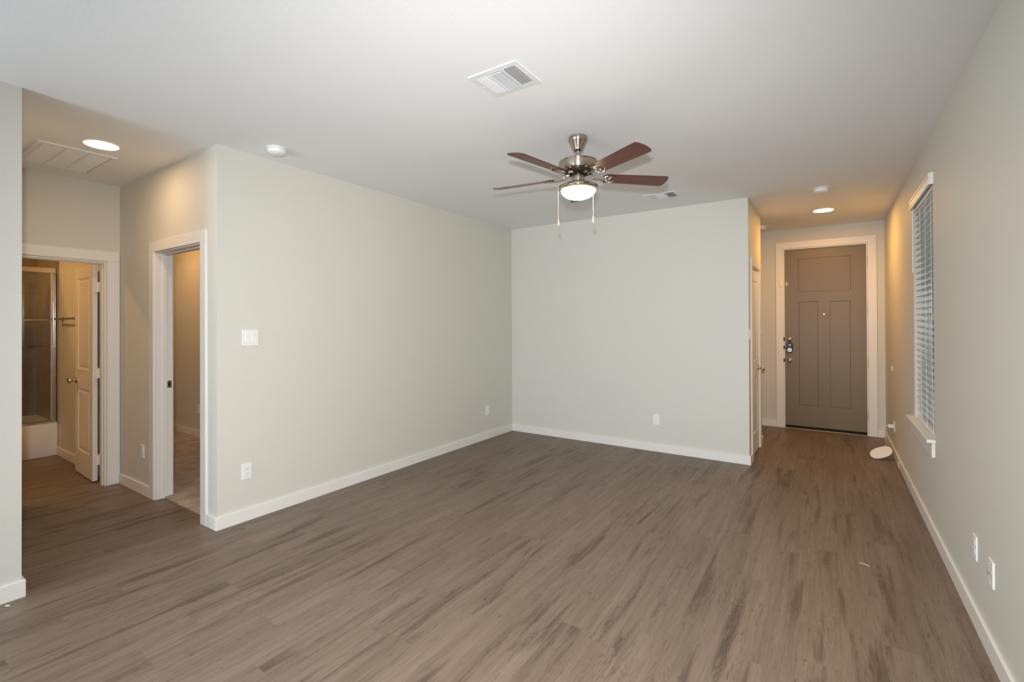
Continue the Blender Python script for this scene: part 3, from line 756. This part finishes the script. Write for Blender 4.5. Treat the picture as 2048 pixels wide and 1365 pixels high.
# ------------------------------------------------------------------ ceiling fan
FX, FY = -1.438, 2.975
fan = empty('ceiling_fan', (FX, FY, H)); tag(fan, 'brushed nickel ceiling fan with five mahogany blades and glowing bowl light', 'ceiling fan')
zz = lambda z: z - H
can = MB().lathe([(0, 0), (.064, 0), (.0655, -.006), (.0655, -.024), (.061, -.032), (.040, -.072), (.036, -.082), (.033, -.090), (.026, -.094), (.020, -.086), (0, -.080)], 48).build('canopy', M['nickel'], fan, True)
MB().lathe([(0, -.082), (.0245, -.082), (.024, -.070), (0, -.060)], 32).build('hanger_ball', M['nickel_dark'], fan, True)
MB().lathe([(0, -.060), (.0135, -.060), (.0135, -.168), (0, -.168)], 24).build('downrod', M['nickel'], fan, True)
MB().lathe([(0, zz(2.600)), (.022, zz(2.600)), (.024, zz(2.590)), (.034, zz(2.584)), (0, zz(2.584))], 32).build('rod_collar', M['nickel_dark'], fan, True)
MB().lathe([(0, zz(2.588)), (.060, zz(2.586)), (.116, zz(2.579)), (.128, zz(2.575)), (.1325, zz(2.569)), (.1305, zz(2.564)), (.134, zz(2.560)), (.134, zz(2.518)), (.131, zz(2.510)), (.118, zz(2.504)), (0, zz(2.503))], 64).build('motor_housing', M['nickel'], fan, True)
fw = MB().lathe([(0, zz(2.503)), (.096, zz(2.503)), (.090, zz(2.492)), (.062, zz(2.486)), (0, zz(2.486))], 48)
fwo = fw.build('flywheel', M['black'], fan, True)
fins = MB()
for k in range(30): fins.box((.058, -.0012, -.006), (.100, .0012, .004), T((0, 0, zz(2.497)), 2 * PI * k / 30))
fins.build('cooling_fin', M['nickel_dark'], fwo)
MB().lathe([(0, zz(2.486)), (.044, zz(2.486)), (.0475, zz(2.476)), (.0475, zz(2.436)), (.052, zz(2.430)), (.055, zz(2.424)), (0, zz(2.424))], 48).build('switch_housing', M['nickel'], fan, True)
MB().lathe([(0, zz(2.428)), (.056, zz(2.427)), (.070, zz(2.420)), (.110, zz(2.412)), (.134, zz(2.402)), (.139, zz(2.392)), (.138, zz(2.384)), (.130, zz(2.378)), (.120, zz(2.374)), (.116, zz(2.376)), (.112, zz(2.390)), (0, zz(2.395))], 64).build('light_fitter', M['nickel'], fan, True)
bowl = []
for k in range(13):
    t = k / 12 * PI / 2; bowl.append((.1175 * math.cos(t) ** 1.0, zz(2.373) - .059 * math.sin(t) ** 1.0))
bowl[-1] = (0, zz(2.373) - .059)
MB().lathe([(0, zz(2.376)), (.1175, zz(2.376))] + bowl, 64).build('light_bowl', M['lamp_fan'], fan, True)
# blades
root, tip = .175, .648
outline = []
def bw(r):  # half width
    return .053 + (.0675 - .053) * (r - root) / (tip - root)
up_, dn = [], []
n = 20
for i in range(n + 1):
    r = root + (tip - root - .03) * i / n
    h = bw(r)
    if r < root + .025: h *= .72 + .28 * math.sin((r - root) / .025 * PI / 2)
    up_.append((r, h))
for k in range(1, 8):
    a = k / 8 * PI / 2; up_.append((tip - .03 + .030 * math.sin(a), bw(tip) - .034 * (1 - math.cos(a))))
arc = [(tip + .004 * math.cos(j / 6 * PI - PI / 2), (bw(tip) - .034) * (1 - 2 * j / 6)) for j in range(7)]
outline = up_ + arc + [(r, -h) for r, h in up_[::-1]]
def make_blade(parent, ang):
    b = MB().prism(outline, -.003, .003, None, .0012).build('fan_blade', M['blade'], parent)
    b.matrix_local = Matrix.Translation((0, 0, zz(2.468))) @ Matrix.Rotation(ang, 4, 'Z') @ Matrix.Rotation(R(-12), 4, 'X')
    ir = MB()
    ir.tube(smooth([(.066, 0, .024), (.095, 0, .020), (.110, 0, -.002), (.135, 0, -.010), (.160, 0, -.008), (.178, 0, -.006)], 5), [.007] * 26, 10)
    ir.torus(.020, .0045, T((.198, 0, -.007)))
    ir.box((.085, -.011, .013), (.060, .011, .027), bev=.002)
    for s_ in (-1, 1):
        ir.tube(smooth([(.178, s_ * .004, -.007), (.182, s_ * .030, -.007), (.205, s_ * .043, -.007), (.235, s_ * .040, -.007), (.262, s_ * .022, -.006)], 5), [.0062 - .0042 * i / 20 for i in range(21)], 8)
        ir.tube(smooth([(.214, s_ * .010, -.007), (.226, s_ * .024, -.007), (.216, s_ * .034, -.007)], 5), .0035, 8)
        ir.lathe([(0, 0), (.006, 0), (.005, -.003), (0, -.004)], 12, T((.222, s_ * .036, -.010)))
    ir.prism(rrect(.060, .050, .012), -.006, -.003, T((.205, 0, 0)))
    ir.lathe([(0, 0), (.006, 0), (.005, -.003), (0, -.004)], 12, T((.198, 0, -.008)))
    ir.build('blade_bracket', M['polished'], b, True)
    return b
b0 = make_blade(fan, R(-28.5))
for k in range(1, 5):
    b = b0.copy(); C.objects.link(b); b.parent = fan
    b.matrix_local = Matrix.Translation((0, 0, zz(2.468))) @ Matrix.Rotation(R(-28.5 + 72 * k), 4, 'Z') @ Matrix.Rotation(R(-12), 4, 'X')
    for c0 in list(b0.children):
        c = c0.copy(); C.objects.link(c); c.parent = b
# pull chains, hanging beyond the rim of the light
lat = Vector((math.cos(YAW), math.sin(YAW), 0)); dep = Vector((-math.sin(YAW), math.cos(YAW), 0))
for sx, off, dz, ztop_, zf in ((-1, .1395, -.010, 2.405, 2.172), (1, .1170, .080, 2.405, 2.212)):
    p = lat * (sx * off) + dep * dz
    q = p.normalized()
    pts = [q * .046 + Vector((0, 0, zz(2.448))), q * .075 + Vector((0, 0, zz(2.440))), q * .115 + Vector((0, 0, zz(2.424))), p * .985 + Vector((0, 0, zz(2.405))), p + Vector((0, 0, zz(2.385))), p + Vector((0, 0, zz(2.30))), p + Vector((0, 0, zz(zf)))]
    c = MB().tube(pts, .0012, 6)
    for k in range(int((2.385 - zf) / .0045)): c.lathe([(0, -.0018), (.0018, 0), (0, .0018)], 6, Matrix.Translation(p + Vector((0, 0, zz(2.385 - k * .0045)))))
    co_ = c.build('pull_chain', M['chain'], fan)
    MB().lathe([(0, .004), (.0025, .004), (.003, -.002), (.0055, -.018), (.0068, -.028), (.0062, -.038), (.003, -.044), (0, -.045)], 20, Matrix.Translation(p + Vector((0, 0, zz(zf))))).build('pull_fob', M['wood_fob'], co_, True)

# ------------------------------------------------------------------ bathroom
TX = -7.241
tub = empty('bathtub', (TX - .38, .80, 0)); tag(tub, 'white alcove bathtub behind the sliding glass door', 'bathtub')
ty0, ty1 = YBB - 1.52 - .80, YBB - .004 - .80
lx0, lx1 = -.472, .38
tb = MB().box((lx1 - .02, ty0, 0), (lx1, ty1, .364), bev=.006)
tb.box((lx1 - .085, ty0 + .07, .330), (lx1 - .019, ty1 - .07, .366)).box((lx0, ty0 + .07, .330), (lx0 + .06, ty1 - .07, .366)).box((lx0, ty1 - .07, .330), (lx1 - .019, ty1 - .001, .366)).box((lx0, ty0, .330), (lx1 - .019, ty0 + .07, .366))
rings = [[(lx0 + .06 + i * f_, 0, 0) for i in (0,)] for f_ in (0,)]
def rr3(x0_, x1_, y0_, y1_, r, z):
    return [((x0_ + x1_) / 2 + a, (y0_ + y1_) / 2 + b, z) for a, b in rrect(x1_ - x0_, y1_ - y0_, r)]
tb.grid([rr3(lx0 + .055, lx1 - .08, ty0 + .065, ty1 - .065, .05, .362), rr3(lx0 + .075, lx1 - .10, ty0 + .10, ty1 - .085, .08, .26), rr3(lx0 + .10, lx1 - .13, ty0 + .20, ty1 - .12, .10, .09), rr3(lx0 + .14, lx1 - .18, ty0 + .30, ty1 - .18, .10, .06)], True, True)
tb.build('tub_shell', M['porcelain'], tub, True)
struct('wall_tile_side', MB().box((-8.10, YBB - .012, .368), (TX + .03, YBB, H - .02)), M['tile'], 'grey brown wall tile above the bathtub end')
struct('wall_tile_back', MB().box((-8.10, .08, .368), (-8.086, YBB - .012, H - .02)), M['tile'], 'grey brown wall tile behind the bathtub')
struct('wall_tub_end', MB().box((-8.10, -.04, 0), (TX + .03, .068, H)), M['wall'])
sd = empty('sliding_shower_door', (TX - .04, .84, .366)); tag(sd, 'framed sliding glass shower door above the bathtub', 'shower door')
def L(x_, y_, z_): return (x_ - (TX - .04), y_ - .84, z_ - .366)
yA, yB_ = .085, YBB - .013
MB().box(L(TX - .065, yA, 2.045), L(TX - .012, yB_, 2.105), bev=.006).build('header_track', M['chrome'], sd)
MB().box(L(TX - .065, yA, .366), L(TX - .015, yB_, .388), bev=.003).build('bottom_track', M['chrome'], sd)
jm = MB().box(L(TX - .060, yB_ - .028, .388), L(TX - .016, yB_, 2.045), bev=.004)
jm.tube([L(TX - .014, yB_ - .010, .388), L(TX - .014, yB_ - .010, 2.045)], .007, 12).tube([L(TX - .014, yB_ - .024, .388), L(TX - .014, yB_ - .024, 2.045)], .006, 12)
jm.build('wall_jamb', M['chrome'], sd, True)
for z in (2.052, 1.72, 1.22, .90): MB().box(L(TX - .062, yB_ - .036, z - .004), L(TX - .004, yB_ + .0, z + .004), bev=.001, seg=1).build('jamb_clip', M['chrome'], sd)
gp = MB().box(L(TX - .028, .80, .395), L(TX - .022, yB_ - .030, 2.05)).build('glass_panel', M['glass'], sd)
gq = MB().box(L(TX - .050, .10, .395), L(TX - .044, .86, 2.05)).build('glass_panel', M['glass'], sd)
g_ = MB().box(L(TX - .030, yB_ - .046, .395), L(TX - .019, yB_ - .030, 2.05)).build('panel_edge', M['chrome'], gp)
MB().tube([L(TX + .030, .93, 1.518), L(TX + .030, yB_ - .075, 1.518)], .008, 12).tube([L(TX + .030, .95, 1.518), L(TX - .022, .95, 1.518)], .006, 10).tube([L(TX + .030, yB_ - .09, 1.518), L(TX - .022, yB_ - .09, 1.518)], .006, 10).build('door_towel_bar', M['chrome'], gp, True)
MB().tube([L(TX - .085, .60, 1.235), L(TX - .085, yB_ - .09, 1.235)], .008, 12).tube([L(TX - .085, yB_ - .10, 1.235), L(TX - .028, yB_ - .10, 1.235)], .007, 10).build('door_towel_bar', M['nickel_dark'], gp, True)
tbz = 1.530
tw = empty('towel_bar', (-6.745, YBB, tbz)); tag(tw, 'brushed metal towel bar on the bathroom wall behind the door', 'towel bar')
MB().tube([(-.335, -.062, 0), (.335, -.062, 0)], .0085, 14).build('bar', M['satin'], tw, True)
for sx in (-1, 1):
    MB().lathe([(0, 0), (.024, 0), (.022, .008), (.011, .014), (.010, .050), (.014, .058), (.014, .070), (0, .074)], 24, T((sx * .325, 0, 0), 0, PI / 2)).build('post', M['satin'], tw, True)

# ------------------------------------------------------------------ bits on the floor
th = MB().tube(smooth([(.138, 3.560, .0016), (.150, 3.552, .003), (.168, 3.545, .0035), (.187, 3.540, .0016)], 5), .0016, 6).build('thread', M['debris'], None, True)
tag(th, 'short pale curved thread lying on the plank floor', 'debris')
cpz = MB().box((-.012, -.004, 0), (.012, .004, .004), T((-3.556, .592, .0005), R(30)), .001).build('debris_chip', M['debris'])
tag(cpz, 'tiny pale chip on the floor by the left baseboard', 'debris')
